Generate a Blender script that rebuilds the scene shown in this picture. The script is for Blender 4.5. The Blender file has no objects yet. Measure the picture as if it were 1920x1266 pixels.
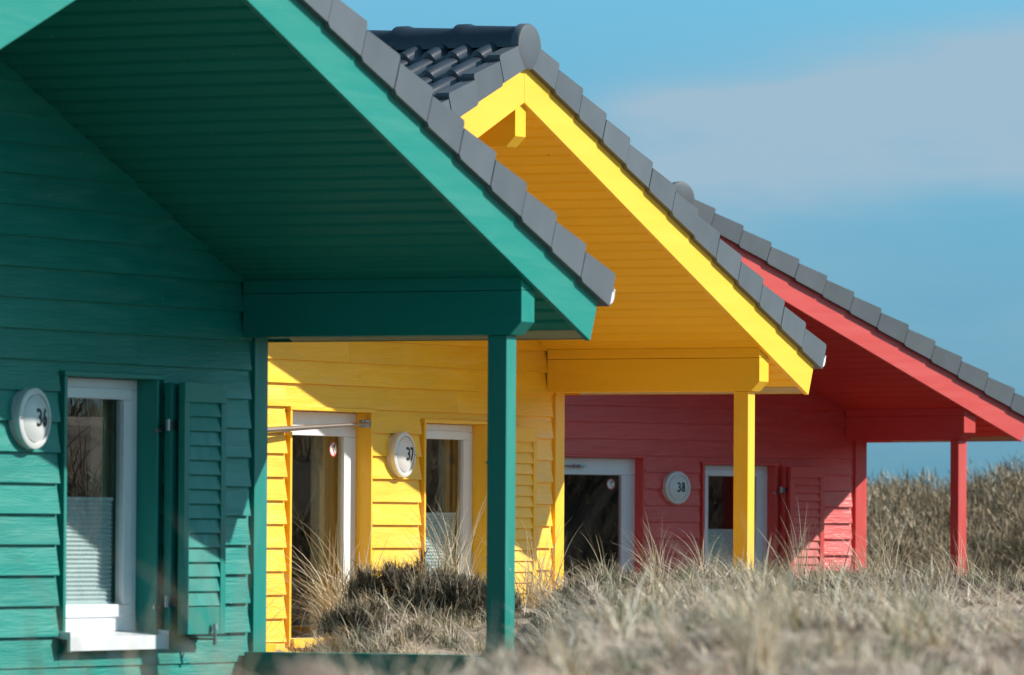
import bpy, math, random
import numpy as np
from mathutils import Matrix, Vector, noise as mnoise
R = math.radians
sc = bpy.context.scene
col = sc.collection
random.seed(7)
rng = np.random.default_rng(11)

# ------------------------------------------------------------------ camera
CZ = 1.30                      # height of the lens above the low ground
F = 12390.3                    # focal length in pixels of a 1920 wide picture
cam = bpy.data.cameras.new('camera')
cam.sensor_fit = 'HORIZONTAL'; cam.sensor_width = 36.0
cam.lens = 36.0 * F / 1920.0
cam.clip_start = 0.5; cam.clip_end = 6000
cam.dof.use_dof = True; cam.dof.focus_distance = 60.5; cam.dof.aperture_fstop = 4.6
camo = bpy.data.objects.new('camera', cam); col.objects.link(camo)
camo.matrix_world = Matrix.Translation((0, 0, CZ)) @ Matrix.Rotation(math.pi / 2 + 0.02944, 4, 'X') @ Matrix.Rotation(0.0057, 4, 'Z')
sc.camera = camo

# ------------------------------------------------------------------ light
SUN = Vector((1.196, 0.135, 0.764)).normalized()       # towards the sun
sl = bpy.data.lights.new('sun', 'SUN'); sl.energy = 4.8; sl.angle = R(0.53); sl.color = (1.0, 0.955, 0.88)
so = bpy.data.objects.new('sun', sl); col.objects.link(so)
so.rotation_euler = SUN.to_track_quat('Z', 'Y').to_euler(); so.location = (20, 10, 30)
w = bpy.data.worlds.new('World'); sc.world = w; w.use_nodes = True
nt = w.node_tree; nt.nodes.clear()
def wn(t, **k):
    n = nt.nodes.new(t)
    for a, b in k.items(): setattr(n, a, b)
    return n
out = wn('ShaderNodeOutputWorld'); bg = wn('ShaderNodeBackground')
sky = wn('ShaderNodeTexSky', sky_type='NISHITA', sun_disc=False)
sky.sun_elevation = math.asin(SUN.z); sky.sun_rotation = math.atan2(SUN.x, SUN.y)
sky.air_density = 1.0; sky.dust_density = 0.3; sky.ozone_density = 2.5
tc = wn('ShaderNodeTexCoord'); sep = wn('ShaderNodeSeparateXYZ'); nt.links.new(tc.outputs['Generated'], sep.inputs[0])
# the sky is read a little above the line of sight, clear of the milky horizon band
add = wn('ShaderNodeVectorMath', operation='ADD'); add.inputs[1].default_value = (0, 0, 0.30)
nrm = wn('ShaderNodeVectorMath', operation='NORMALIZE')
nt.links.new(tc.outputs['Generated'], add.inputs[0]); nt.links.new(add.outputs[0], nrm.inputs[0]); nt.links.new(nrm.outputs[0], sky.inputs[0])
tint = wn('ShaderNodeMix', data_type='RGBA', blend_type='MULTIPLY'); tint.inputs[0].default_value = 1
nt.links.new(sky.outputs[0], tint.inputs[6]); tint.inputs[7].default_value = (0.93, 1.62, 1.37, 1)
# thin stretched clouds
mp = wn('ShaderNodeMapping'); mp.inputs['Scale'].default_value = (12, 12, 46); mp.inputs['Location'].default_value = (0.9, 0.0, 0.62)
nz = wn('ShaderNodeTexNoise'); nz.inputs['Scale'].default_value = 1.0; nz.inputs['Detail'].default_value = 6; nz.inputs['Roughness'].default_value = 0.5
nt.links.new(tc.outputs['Generated'], mp.inputs[0]); nt.links.new(mp.outputs[0], nz.inputs[0])
rp = wn('ShaderNodeValToRGB'); rp.color_ramp.elements[0].position = 0.44; rp.color_ramp.elements[1].position = 0.66
rp.color_ramp.interpolation = 'EASE'
nt.links.new(nz.outputs[0], rp.inputs[0])
mc = wn('ShaderNodeMix', data_type='RGBA'); mc.inputs[7].default_value = (3.8, 5.4, 6.7, 1)
def mth(op, a, b=None, c=None):
    n = wn('ShaderNodeMath', operation=op)
    for i, v in enumerate((a, b, c)):
        if v is None: continue
        if isinstance(v, (int, float)): n.inputs[i].default_value = v
        else: nt.links.new(v, n.inputs[i])
    return n.outputs[0]
warp = mth('MULTIPLY_ADD', nz.outputs[0], .022, -.011)
mp2 = wn('ShaderNodeMapping'); mp2.inputs['Scale'].default_value = (30, 30, 110); mp2.inputs['Rotation'].default_value = (0, R(-8), 0)
nz2 = wn('ShaderNodeTexNoise'); nz2.inputs['Scale'].default_value = 1.0; nz2.inputs['Detail'].default_value = 7; nz2.inputs['Roughness'].default_value = .58; nz2.inputs['Distortion'].default_value = .4
nt.links.new(tc.outputs['Generated'], mp2.inputs[0]); nt.links.new(mp2.outputs[0], nz2.inputs[0])
wisp = mth('MULTIPLY_ADD', nz2.outputs[0], 2.2, -.12)
def band(zc, sig, slope, x0, x1, wgt):
    d = mth('ADD', mth('SUBTRACT', mth('SUBTRACT', sep.outputs[2], zc), mth('MULTIPLY', sep.outputs[0], slope)), warp)
    g_ = mth('EXPONENT', mth('MULTIPLY', mth('POWER', mth('ABSOLUTE', mth('DIVIDE', d, sig)), 2.0), -1.0))
    m_ = wn('ShaderNodeMapRange', interpolation_type='SMOOTHSTEP'); m_.inputs[1].default_value = x0; m_.inputs[2].default_value = x1
    nt.links.new(mth('ADD', sep.outputs[0], mth('MULTIPLY', warp, 1.5)), m_.inputs[0])
    return mth('MULTIPLY', mth('MULTIPLY', mth('MULTIPLY', g_, m_.outputs[0]), wgt), wisp)
hi = wn('ShaderNodeMapRange', interpolation_type='SMOOTHSTEP'); hi.inputs[1].default_value = .09; hi.inputs[2].default_value = .16; nt.links.new(sep.outputs[2], hi.inputs[0])
bands = mth('ADD', mth('ADD', band(.0572, .0068, .19, .000, .024, 1.2), band(.0555, .0080, .03, .004, .05, .72)), mth('ADD', band(.0250, .020, .0, -.10, -.09, .24), mth('MULTIPLY', rp.outputs[0], mth('MULTIPLY_ADD', hi.outputs[0], .12, .08))))
lim = mth('MINIMUM', bands, .92)
nt.links.new(lim, mc.inputs[0])
# clear sky deepens and brightens a little away from the horizon
gr = wn('ShaderNodeMapRange'); gr.inputs[1].default_value = .0; gr.inputs[2].default_value = .085; gr.inputs[3].default_value = .70; gr.inputs[4].default_value = 1.48; nt.links.new(sep.outputs[2], gr.inputs[0])
vs_ = wn('ShaderNodeVectorMath', operation='SCALE'); nt.links.new(tint.outputs[2], vs_.inputs[0]); 
hz = wn('ShaderNodeMapRange'); hz.inputs[1].default_value = .09; hz.inputs[2].default_value = .5; hz.inputs[3].default_value = 1; hz.inputs[4].default_value = .66; nt.links.new(sep.outputs[2], hz.inputs[0])
nt.links.new(mth('MULTIPLY', gr.outputs[0], hz.outputs[0]), vs_.inputs['Scale']); nt.links.new(vs_.outputs[0], mc.inputs[6])
nt.links.new(mc.outputs[2], bg.inputs[0]); bg.inputs[1].default_value = 0.075
nt.links.new(bg.outputs[0], out.inputs[0])
sc.view_settings.view_transform = 'Standard'; sc.view_settings.look = 'None'
sc.view_settings.exposure = 0.33; sc.view_settings.gamma = 1.0
sc.render.engine = 'CYCLES'
sc.cycles.max_bounces = 8; sc.cycles.transparent_max_bounces = 16

# ------------------------------------------------------------------ materials
def mat(name):
    m = bpy.data.materials.new(name); m.use_nodes = True
    return m, m.node_tree, m.node_tree.nodes['Principled BSDF']
def N(t, ty, **k):
    n = t.nodes.new(ty)
    for a, b in k.items(): setattr(n, a, b)
    return n
def wood(name, c, grain='X', rough=0.42, bump=0.25, strength=1.0, spec=.55):
    """painted timber: grain runs along one local axis, every board has its own tone"""
    m, t, p = mat(name); L = t.links.new
    co = N(t, 'ShaderNodeTexCoord'); g = N(t, 'ShaderNodeNewGeometry')
    off = N(t, 'ShaderNodeVectorMath', operation='MULTIPLY_ADD'); off.inputs[1].default_value = (37, 53, 71)
    cmb = N(t, 'ShaderNodeCombineXYZ')
    for i in range(3): L(g.outputs['Random Per Island'], cmb.inputs[i])
    L(cmb.outputs[0], off.inputs[0]); L(co.outputs['Object'], off.inputs[2])
    def nz(s, long, det=4, rg=0.55, dist=0.0):
        mpn = N(t, 'ShaderNodeMapping'); v = [s, s, s]; v['XYZ'.index(grain)] = long; mpn.inputs['Scale'].default_value = v
        n = N(t, 'ShaderNodeTexNoise'); n.inputs['Scale'].default_value = 1; n.inputs['Detail'].default_value = det
        n.inputs['Roughness'].default_value = rg; n.inputs['Distortion'].default_value = dist
        L(off.outputs[0], mpn.inputs[0]); L(mpn.outputs[0], n.inputs[0]); return n
    fine = nz(70, 3.0); wide = nz(9, 1.1, 3, 0.5, 0.8); blot = nz(2.2, 1.0, 2)
    # long growth rings, drawn by a distorted wave
    mpw = N(t, 'ShaderNodeMapping'); v = [26, 26, 26]; v['XYZ'.index(grain)] = 2.4; mpw.inputs['Scale'].default_value = v
    wv = N(t, 'ShaderNodeTexNoise'); wv.inputs['Scale'].default_value = 0.55; wv.inputs['Detail'].default_value = 1.0; wv.inputs['Distortion'].default_value = 0.6
    L(off.outputs[0], mpw.inputs[0]); L(mpw.outputs[0], wv.inputs[0])
    mm = N(t, 'ShaderNodeMath', operation='MULTIPLY'); mm.inputs[1].default_value = 60; L(wv.outputs[0], mm.inputs[0])
    sn = N(t, 'ShaderNodeMath', operation='SINE'); L(mm.outputs[0], sn.inputs[0])
    # colour
    def sumv(a, b, k):
        s = N(t, 'ShaderNodeMath', operation='MULTIPLY_ADD'); L(a, s.inputs[0]); s.inputs[1].default_value = k; L(b, s.inputs[2]) if not isinstance(b, float) else setattr(s.inputs[2], 'default_value', b)
        return s.outputs[0]
    s0 = sumv(wide.outputs[0], 0.0, 0.35); s1 = sumv(blot.outputs[0], s0, 0.35); s2 = sumv(fine.outputs[0], s1, 0.16); s3 = sumv(g.outputs['Random Per Island'], s2, 0.14)
    s3 = sumv(sn.outputs[0], s3, 0.012)
    mr = N(t, 'ShaderNodeMapRange'); mr.inputs[1].default_value = 0.25; mr.inputs[2].default_value = 0.75
    mr.inputs[3].default_value = 1 - 0.20 * strength; mr.inputs[4].default_value = 1 + 0.18 * strength; L(s3, mr.inputs[0])
    hsv = N(t, 'ShaderNodeHueSaturation'); hsv.inputs['Color'].default_value = (*c, 1); L(mr.outputs[0], hsv.inputs['Value'])
    # knots, a little darker and duller
    vor = N(t, 'ShaderNodeTexVoronoi'); mk = N(t, 'ShaderNodeMapping'); v = [3.2, 3.2, 3.2]; v['XYZ'.index(grain)] = 1.25; mk.inputs['Scale'].default_value = v
    L(off.outputs[0], mk.inputs[0]); L(mk.outputs[0], vor.inputs[0]); vor.inputs['Scale'].default_value = 1
    kr = N(t, 'ShaderNodeMapRange'); kr.inputs[1].default_value = 0.03; kr.inputs[2].default_value = 0.085; kr.inputs[3].default_value = 0.30 * strength; kr.inputs[4].default_value = 0; L(vor.outputs['Distance'], kr.inputs[0])
    mxk = N(t, 'ShaderNodeMix', data_type='RGBA'); L(kr.outputs[0], mxk.inputs[0]); L(hsv.outputs[0], mxk.inputs[6])
    mxk.inputs[7].default_value = (c[0] * .6 + .03, c[1] * .55 + .02, c[2] * .5 + .01, 1)
    # small pale chips
    ch = N(t, 'ShaderNodeTexNoise'); ch.inputs['Scale'].default_value = 19; ch.inputs['Detail'].default_value = 1; L(off.outputs[0], ch.inputs[0])
    cr = N(t, 'ShaderNodeMapRange'); cr.inputs[1].default_value = 0.80; cr.inputs[2].default_value = 0.83; cr.inputs[3].default_value = 0; cr.inputs[4].default_value = 0.6 * strength; L(ch.outputs[0], cr.inputs[0])
    nh = N(t, 'ShaderNodeTexVoronoi'); nh.inputs['Scale'].default_value = 2.6; nh.inputs['Randomness'].default_value = .8; L(off.outputs[0], nh.inputs[0])
    nr = N(t, 'ShaderNodeMapRange'); nr.inputs[1].default_value = .018; nr.inputs[2].default_value = .026; nr.inputs[3].default_value = .55; nr.inputs[4].default_value = 0; L(nh.outputs['Distance'], nr.inputs[0])
    mxn = N(t, 'ShaderNodeMix', data_type='RGBA'); L(nr.outputs[0], mxn.inputs[0]); L(mxk.outputs[2], mxn.inputs[6]); mxn.inputs[7].default_value = (c[0] * .25, c[1] * .25, c[2] * .25, 1)
    mxc = N(t, 'ShaderNodeMix', data_type='RGBA'); L(cr.outputs[0], mxc.inputs[0]); L(mxn.outputs[2], mxc.inputs[6]); mxc.inputs[7].default_value = (.6, .6, .52, 1)
    wr = N(t, 'ShaderNodeMapRange'); wr.inputs[1].default_value = .50; wr.inputs[2].default_value = .72; wr.inputs[3].default_value = 0; wr.inputs[4].default_value = (.24 if c[0] > .1 else .09) * strength; L(wide.outputs[0], wr.inputs[0])
    fm = N(t, 'ShaderNodeMath', operation='MULTIPLY'); L(wr.outputs[0], fm.inputs[0]); fr_ = N(t, 'ShaderNodeMapRange'); fr_.inputs[1].default_value = .4; fr_.inputs[2].default_value = .6; L(fine.outputs[0], fr_.inputs[0]); L(fr_.outputs[0], fm.inputs[1])
    mxw = N(t, 'ShaderNodeMix', data_type='RGBA'); L(fm.outputs[0], mxw.inputs[0]); L(mxc.outputs[2], mxw.inputs[6]); mxw.inputs[7].default_value = (c[0] * .5 + .3, c[1] * .5 + .3, c[2] * .5 + .3, 1)
    L(mxw.outputs[2], p.inputs['Base Color'])
    rr = N(t, 'ShaderNodeMapRange'); rr.inputs[1].default_value = .3; rr.inputs[2].default_value = .7; rr.inputs[3].default_value = rough - .08; rr.inputs[4].default_value = rough + .12
    L(wide.outputs[0], rr.inputs[0]); L(rr.outputs[0], p.inputs['Roughness'])
    hs = sumv(sn.outputs[0], 0.0, 0.10); hs = sumv(fine.outputs[0], hs, 1.0); hs = sumv(wide.outputs[0], hs, 1.6)
    b = N(t, 'ShaderNodeBump'); b.inputs['Strength'].default_value = bump; b.inputs['Distance'].default_value = 0.006; L(hs, b.inputs['Height']); L(b.outputs[0], p.inputs['Normal'])
    p.inputs['Specular IOR Level'].default_value = spec
    return m
def plain(name, c, rough=0.5, metal=0.0, spec=0.5, var=0.06, sc_=8, bump=0.0):
    m, t, p = mat(name); L = t.links.new
    co = N(t, 'ShaderNodeTexCoord'); n = N(t, 'ShaderNodeTexNoise'); n.inputs['Scale'].default_value = sc_; n.inputs['Detail'].default_value = 5
    L(co.outputs['Object'], n.inputs[0])
    mr = N(t, 'ShaderNodeMapRange'); mr.inputs[1].default_value = .3; mr.inputs[2].default_value = .7; mr.inputs[3].default_value = 1 - var; mr.inputs[4].default_value = 1 + var
    L(n.outputs[0], mr.inputs[0])
    h = N(t, 'ShaderNodeHueSaturation'); h.inputs['Color'].default_value = (*c, 1); L(mr.outputs[0], h.inputs['Value']); L(h.outputs[0], p.inputs['Base Color'])
    p.inputs['Roughness'].default_value = rough; p.inputs['Metallic'].default_value = metal; p.inputs['Specular IOR Level'].default_value = spec
    if bump:
        b = N(t, 'ShaderNodeBump'); b.inputs['Strength'].default_value = bump; b.inputs['Distance'].default_value = .01; L(n.outputs[0], b.inputs['Height']); L(b.outputs[0], p.inputs['Normal'])
    return m
def glass(name):
    m = bpy.data.materials.new(name); m.use_nodes = True; t = m.node_tree; t.nodes.clear(); L = t.links.new
    o = N(t, 'ShaderNodeOutputMaterial'); mx = N(t, 'ShaderNodeMixShader'); g = N(t, 'ShaderNodeNewGeometry')
    tr = N(t, 'ShaderNodeBsdfTransparent'); tr.inputs[0].default_value = (.92, .95, .94, 1); gl = N(t, 'ShaderNodeBsdfGlossy'); gl.inputs['Roughness'].default_value = 0.004
    def mt(op, a, b):
        n = N(t, 'ShaderNodeMath', operation=op)
        for i, v in enumerate((a, b)):
            if isinstance(v, (int, float)): n.inputs[i].default_value = v
            elif v is not None: L(v, n.inputs[i])
        return n.outputs[0]
    dt = N(t, 'ShaderNodeVectorMath', operation='DOT_PRODUCT'); L(g.outputs['Normal'], dt.inputs[0]); L(g.outputs['Incoming'], dt.inputs[1])
    sch = mt('ADD', mt('MULTIPLY', mt('POWER', mt('SUBTRACT', 1.0, mt('ABSOLUTE', dt.outputs['Value'], None)), 4.0), .9), .15)     # two panes of glass
    L(mt('MULTIPLY', sch, mt('SUBTRACT', 1.0, g.outputs['Backfacing'])), mx.inputs[0])
    L(tr.outputs[0], mx.inputs[1]); L(gl.outputs[0], mx.inputs[2]); L(mx.outputs[0], o.inputs[0])
    return m
M = {}
PAINT = {'green': (.004, .236, .190), 'yellow': (.98, .570, .030), 'red': (.78, .080, .068)}
for k, c in PAINT.items():
    M[k + 'X'] = wood('painted_boards_' + k, c, 'X', .40, .55, 1.0)
    M[k + 'Y'] = wood('painted_soffit_' + k, c, 'Y', .55, .12, .4, .25)
    M[k + 'Z'] = wood('painted_upright_' + k, c, 'Z', .45, .2, .5)
M['white'] = plain('white_plastic', (.80, .81, .83), .33, var=.02)
M['lampwhite'] = plain('lamp_shell', (.78, .78, .76), .3, var=.03)
M['glass'] = glass('window_glass')
M['steel'] = plain('galvanised_steel', (.36, .36, .37), .35, 1.0, var=.1)
M['zinc'] = plain('gutter_zinc', (.72, .73, .74), .45, .0, var=.05)
M['ink'] = plain('digit_black', (.018, .018, .02), .5)
M['blind'] = plain('pleated_fabric', (.58, .66, .68), .8, var=.03)
M['curtain'] = plain('beige_curtain', (.50, .40, .24), .9, var=.1)
M['inside'] = plain('room_inside', (.22, .17, .12), .8, var=.15, sc_=1.2)
M['pine'] = plain('vent_strip', (.45, .36, .2), .6)
M['stred'] = plain('sticker_red', (.65, .05, .04), .4)
M['stwhite'] = plain('sticker_white', (.75, .75, .72), .4)
def tile_mat(nm='anthracite_tile', base=(.100, .110, .124), ro=.42, sp=.5):
    m, t, p = mat(nm); L = t.links.new
    co = N(t, 'ShaderNodeTexCoord'); g = N(t, 'ShaderNodeNewGeometry')
    n = N(t, 'ShaderNodeTexNoise'); n.inputs['Scale'].default_value = 3; n.inputs['Detail'].default_value = 6; L(co.outputs['Object'], n.inputs[0])
    n2 = N(t, 'ShaderNodeTexNoise'); n2.inputs['Scale'].default_value = 90; n2.inputs['Detail'].default_value = 3; L(co.outputs['Object'], n2.inputs[0])
    a = N(t, 'ShaderNodeMath', operation='MULTIPLY_ADD'); L(g.outputs['Random Per Island'], a.inputs[0]); a.inputs[1].default_value = .5; L(n.outputs[0], a.inputs[2])
    mr = N(t, 'ShaderNodeMapRange'); mr.inputs[1].default_value = .3; mr.inputs[2].default_value = 1.2; mr.inputs[3].default_value = .78; mr.inputs[4].default_value = 1.20; L(a.outputs[0], mr.inputs[0])
    h = N(t, 'ShaderNodeHueSaturation'); h.inputs['Color'].default_value = (*base, 1); L(mr.outputs[0], h.inputs['Value']); L(h.outputs[0], p.inputs['Base Color'])
    p.inputs['Roughness'].default_value = ro; p.inputs['Specular IOR Level'].default_value = sp
    b = N(t, 'ShaderNodeBump'); b.inputs['Strength'].default_value = .12; b.inputs['Distance'].default_value = .004; L(n2.outputs[0], b.inputs['Height']); L(b.outputs[0], p.inputs['Normal'])
    return m
M['tile'] = tile_mat(); M['glaze'] = tile_mat('glazed_tile', (.026, .032, .046), .33, .9)
M['under'] = plain('roof_underlay', (.03, .028, .026), .9)

# ------------------------------------------------------------------ mesh helpers
XA, T, ZA, W, YB = -4.8475, .4162, 2.4061, .9726, 2.3172       # ridge x, roof slope, lower ridge height, eave x, overhang
BW = .1995
FLOOR = -2.45
def S(x): return ZA - T * abs(x - XA)      # lower edge of the roof slope
class MB:
    """x along the facade, y outwards from the gable wall, z above the underside of the eave beam"""
    def __init__(s): s.v = []; s.f = []
    def add(s, vs, fs):
        o = len(s.v); s.v += [tuple(v) for v in vs]; s.f += [tuple(i + o for i in f) for f in fs]; return s
    def box(s, x0, x1, y0, y1, z0, z1):
        return s.add([(x0, y0, z0), (x1, y0, z0), (x1, y1, z0), (x0, y1, z0), (x0, y0, z1), (x1, y0, z1), (x1, y1, z1), (x0, y1, z1)],
                     [(0, 3, 2, 1), (4, 5, 6, 7), (0, 1, 5, 4), (1, 2, 6, 5), (2, 3, 7, 6), (3, 0, 4, 7)])
    def prism(s, pts, ax, a, b):
        """pts in the plane across axis ax, extruded from a to b"""
        n = len(pts)
        def q(p, t):
            return (t, p[0], p[1]) if ax == 'x' else (p[0], t, p[1]) if ax == 'y' else (p[0], p[1], t)
        vs = [q(p, a) for p in pts] + [q(p, b) for p in pts]
        return s.add(vs, [tuple(range(n)), tuple(range(2 * n - 1, n - 1, -1))] + [(i, i + n, (i + 1) % n + n, (i + 1) % n) for i in range(n)])
    def rings(s, rs, cap0=True, cap1=True):
        n = len(rs[0]); vs = [p for r in rs for p in r]; fs = []
        for k in range(len(rs) - 1):
            for i in range(n):
                j = (i + 1) % n; fs.append((k * n + i, k * n + j, (k + 1) * n + j, (k + 1) * n + i))
        if cap0: fs.append(tuple(range(n))[::-1])
        if cap1: fs.append(tuple(range((len(rs) - 1) * n, len(rs) * n)))
        return s.add(vs, fs)
    def tube(s, a, b, r0, r1=None, n=10):
        a = Vector(a); b = Vector(b); d = (b - a).normalized(); u = d.orthogonal().normalized(); v = d.cross(u); r1 = r0 if r1 is None else r1
        c = [(math.cos(i * 2 * math.pi / n), math.sin(i * 2 * math.pi / n)) for i in range(n)]
        return s.rings([[a + r0 * (u * x + v * y) for x, y in c], [b + r1 * (u * x + v * y) for x, y in c]])
    def mirror(s):
        s.v = [(2 * XA - x, y, z) for x, y, z in s.v]; return s
    def build(s, name, m, parent=None, smooth=None, bevel=0.0):
        me = bpy.data.meshes.new(name)
        me.from_pydata([(x - XA, -y, z - FLOOR) for x, y, z in s.v], [], s.f)
        import bmesh
        bm = bmesh.new(); bm.from_mesh(me); bmesh.ops.recalc_face_normals(bm, faces=bm.faces); bm.to_mesh(me); bm.free()
        me.materials.append(m)
        o = bpy.data.objects.new(name, me); col.objects.link(o); o.parent = parent
        if smooth is not None:
            me.shade_smooth(); me.set_sharp_from_angle(angle=R(smooth))
        if bevel:
            b = o.modifiers.new('bevel', 'BEVEL'); b.width = bevel; b.segments = 2; b.limit_method = 'ANGLE'; b.angle_limit = R(40)
        return o
def clip(poly, f):
    """keep the part of a polygon where f(x, z) >= 0 (f linear)"""
    r = []
    for i in range(len(poly)):
        a, b = poly[i], poly[(i + 1) % len(poly)]; fa, fb = f(*a), f(*b)
        if fa >= 0: r.append(a)
        if fa * fb < 0:
            k = fa / (fa - fb); r.append((a[0] + k * (b[0] - a[0]), a[1] + k * (b[1] - a[1])))
    return r

BS = .208; B0 = -.2305
WIN = (-2.455, -1.185, -2.125, -.298)      # opening with its surround: x0 x1 z0 z1
DOOR = (-4.935, -3.425, -2.36, -.228)
XR = .125                                   # boards stop short of the corner trim
XL = 2 * XA - XR

def wall_boards():
    mb = MB(); k = -11
    lips = .034
    while True:
        z0 = B0 + BS * k; z1 = z0 + BS * 1.0
        if z0 > ZA + .02: break
        if k == -11: z0 = -2.42
        cuts = [(XL, XR)]
        for (a, b, c, d) in (WIN, DOOR):
            if z1 > c and z0 < d:
                l_, r_ = a - .035, b + (.10 if a == WIN[0] and z0 < -.4 and z1 > WIN[2] + .1 else .012); new = []
                for (p, q) in cuts:
                    if q <= l_ or p >= r_: new.append((p, q)); continue
                    if l_ > p: new.append((p, l_))
                    if r_ < q: new.append((r_, q))
                if z1 > d + .004: pieces_extra.append(((l_, r_), max(z0, d + .002), z1, z0))
                if z0 < c - .004: pieces_extra.append(((l_, r_), z0, min(z1, c - .002), z0))
                cuts = new
        for (p, q) in cuts: piece(mb, p, q, z0, z1, z0, lips)
        for (m_, za, zb, zr) in pieces_extra: piece(mb, m_[0], m_[1], za, zb, zr, lips)
        pieces_extra.clear(); k += 1
    return mb
pieces_extra = []
def piece(mb, p, q, z0, z1, zr, lips):
    # long runs are made of butted boards
    xs = [p]
    if q - p > 3.2:
        xs.append(p + (q - p) * random.uniform(.35, .65))
    xs.append(q)
    for a, b in zip(xs, xs[1:]):
        a2 = a + (.0015 if a != p else 0); b2 = b - (.0015 if b != q else 0)
        poly = [(a2, z0), (b2, z0), (b2, z1), (a2, z1)]
        top = lambda s: (lambda x, z: (ZA + .018 - T * s * (x - XA)) - z)
        poly = clip(poly, top(1))
        if len(poly) >= 3: poly = clip(poly, top(-1))
        if len(poly) < 3: continue
        wob = random.uniform(-.003, .003)
        y = lambda z: .004 + (lips + wob) * (1 - (z - zr) / BS)
        n = len(poly)
        vs = [(x, y(z), z) for x, z in poly] + [(x, -.004, z) for x, z in poly]
        mb.add(vs, [tuple(range(n)), tuple(range(2 * n - 1, n - 1, -1))] + [(i, i + n, (i + 1) % n + n, (i + 1) % n) for i in range(n)])

def soffit(side, gap=.009):
    """tongue and groove boards under the overhang and eave, running along the ridge"""
    mb = MB(); step = .168; x = XA + .004
    pr = []
    while x < W - .005:
        e = min(x + step, W - .004); pr.append((x, e)); x = e
    for a, b in pr:
        g = .013
        zz = lambda q: S(q) + .02
        a2, b2 = a + gap, b - gap
        poly = [(a2, zz(a2) + .018), (a2 + .001, zz(a2) + .014), (a2 + g, zz(a2 + g)), (b2 - g * .8, zz(b2 - g * .8)), (b2 - .001, zz(b2) + .014), (b2, zz(b2) + .018), (b2, zz(b2) + .036), (a2, zz(a2) + .036)]
        if a < XR + .2: y0 = -.02
        else: y0 = -8.6
        mb.prism(poly, 'y', YB - .045, y0)
    return mb if side > 0 else mb.mirror()

def verge(side):
    mb = MB(); n = 13; L = (W + .2 - XA) / n
    c = math.cos(math.atan(T)); t_ = (c, -c * T); nn = (c * T, c)           # along the slope, across it
    for i in range(n):
        x0 = XA + L * i
        o = (x0, S(x0) + .33)
        g = L / c
        def P(s, h): return (o[0] + t_[0] * s + nn[0] * h, o[1] + t_[1] * s + nn[1] * h)
        bt = lambda s: -.008 + .014 * (s / g)
        tp = lambda s: .205 + .052 * (s / g)
        s0 = .011 if i else .06
        pts = [P(s0, bt(s0) + .02), P(.05, bt(.05) - .004), P(g + .002, bt(g)), P(g + .002, tp(g) - .03)]
        for k in range(1, 5):
            a = k / 5 * math.pi / 2; pts.append(P(g + .002 - .03 * (1 - math.cos(a)), tp(g) - .03 + .03 * math.sin(a)))
        pts += [P(g - .035, tp(g - .03)), P(s0, tp(s0))]
        y1 = YB + .050 + .004 * random.uniform(-1, 1)
        # curved top arris: three nested slices
        mb.prism(pts, 'y', y1, YB - .075)
    return mb if side > 0 else mb.mirror()

def slope_tiles(side):
    """interlocking profiled tiles: course after course, each with a rolled profile and a raised nose"""
    mb = MB(); n = 13; L = (W + .2 - XA) / n; per = .245
    y0, y1 = YB - .035, -8.9
    c = math.cos(math.atan(T)); nx, nz_ = c * T, c
    ys = []; NW = 12; cnt = int((y0 - y1) / per * NW)
    ph = np.arange(cnt + 1)
    def wave(k):
        a = ((k + 7) % NW) / NW
        # broad roll, narrow pan
        return .070 * max(0, math.sin(math.pi * min(1, a / .62))) ** .75 if a < .62 else -.006 * math.sin(math.pi * (a - .62) / .38)
    hw = [wave(int(k)) for k in ph]; yy = [y0 - per / NW * k for k in ph]
    for i in range(n):
        xa = XA + L * i; xb = xa + L + .012
        rows = []
        for (x, lift) in ((xa, .0), (xa + L * .5, .028), (xb - .012, .052), (xb, .046)):
            base = .33 + .165 / c + lift
            rows.append([(x + nx * h * 1, y, S(x) + base + nz_ * h) for y, h in zip(yy, hw)])
        rows.append([(xb - .001 + nx * h, y, S(xb) + .33 + .165 / c + .046 - .04 + nz_ * h) for y, h in zip(yy, hw)])
        m_ = cnt + 1
        vs = [p for r in rows[:4] for p in r]
        mb.add(vs, [(a * m_ + k, a * m_ + k + 1, (a + 1) * m_ + k + 1, (a + 1) * m_ + k) for a in range(3) for k in range(cnt)])
        vs = rows[3] + rows[4]
        mb.add(vs, [(k, k + 1, m_ + k + 1, m_ + k) for k in range(cnt)])
    return mb if side > 0 else mb.mirror()

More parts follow.
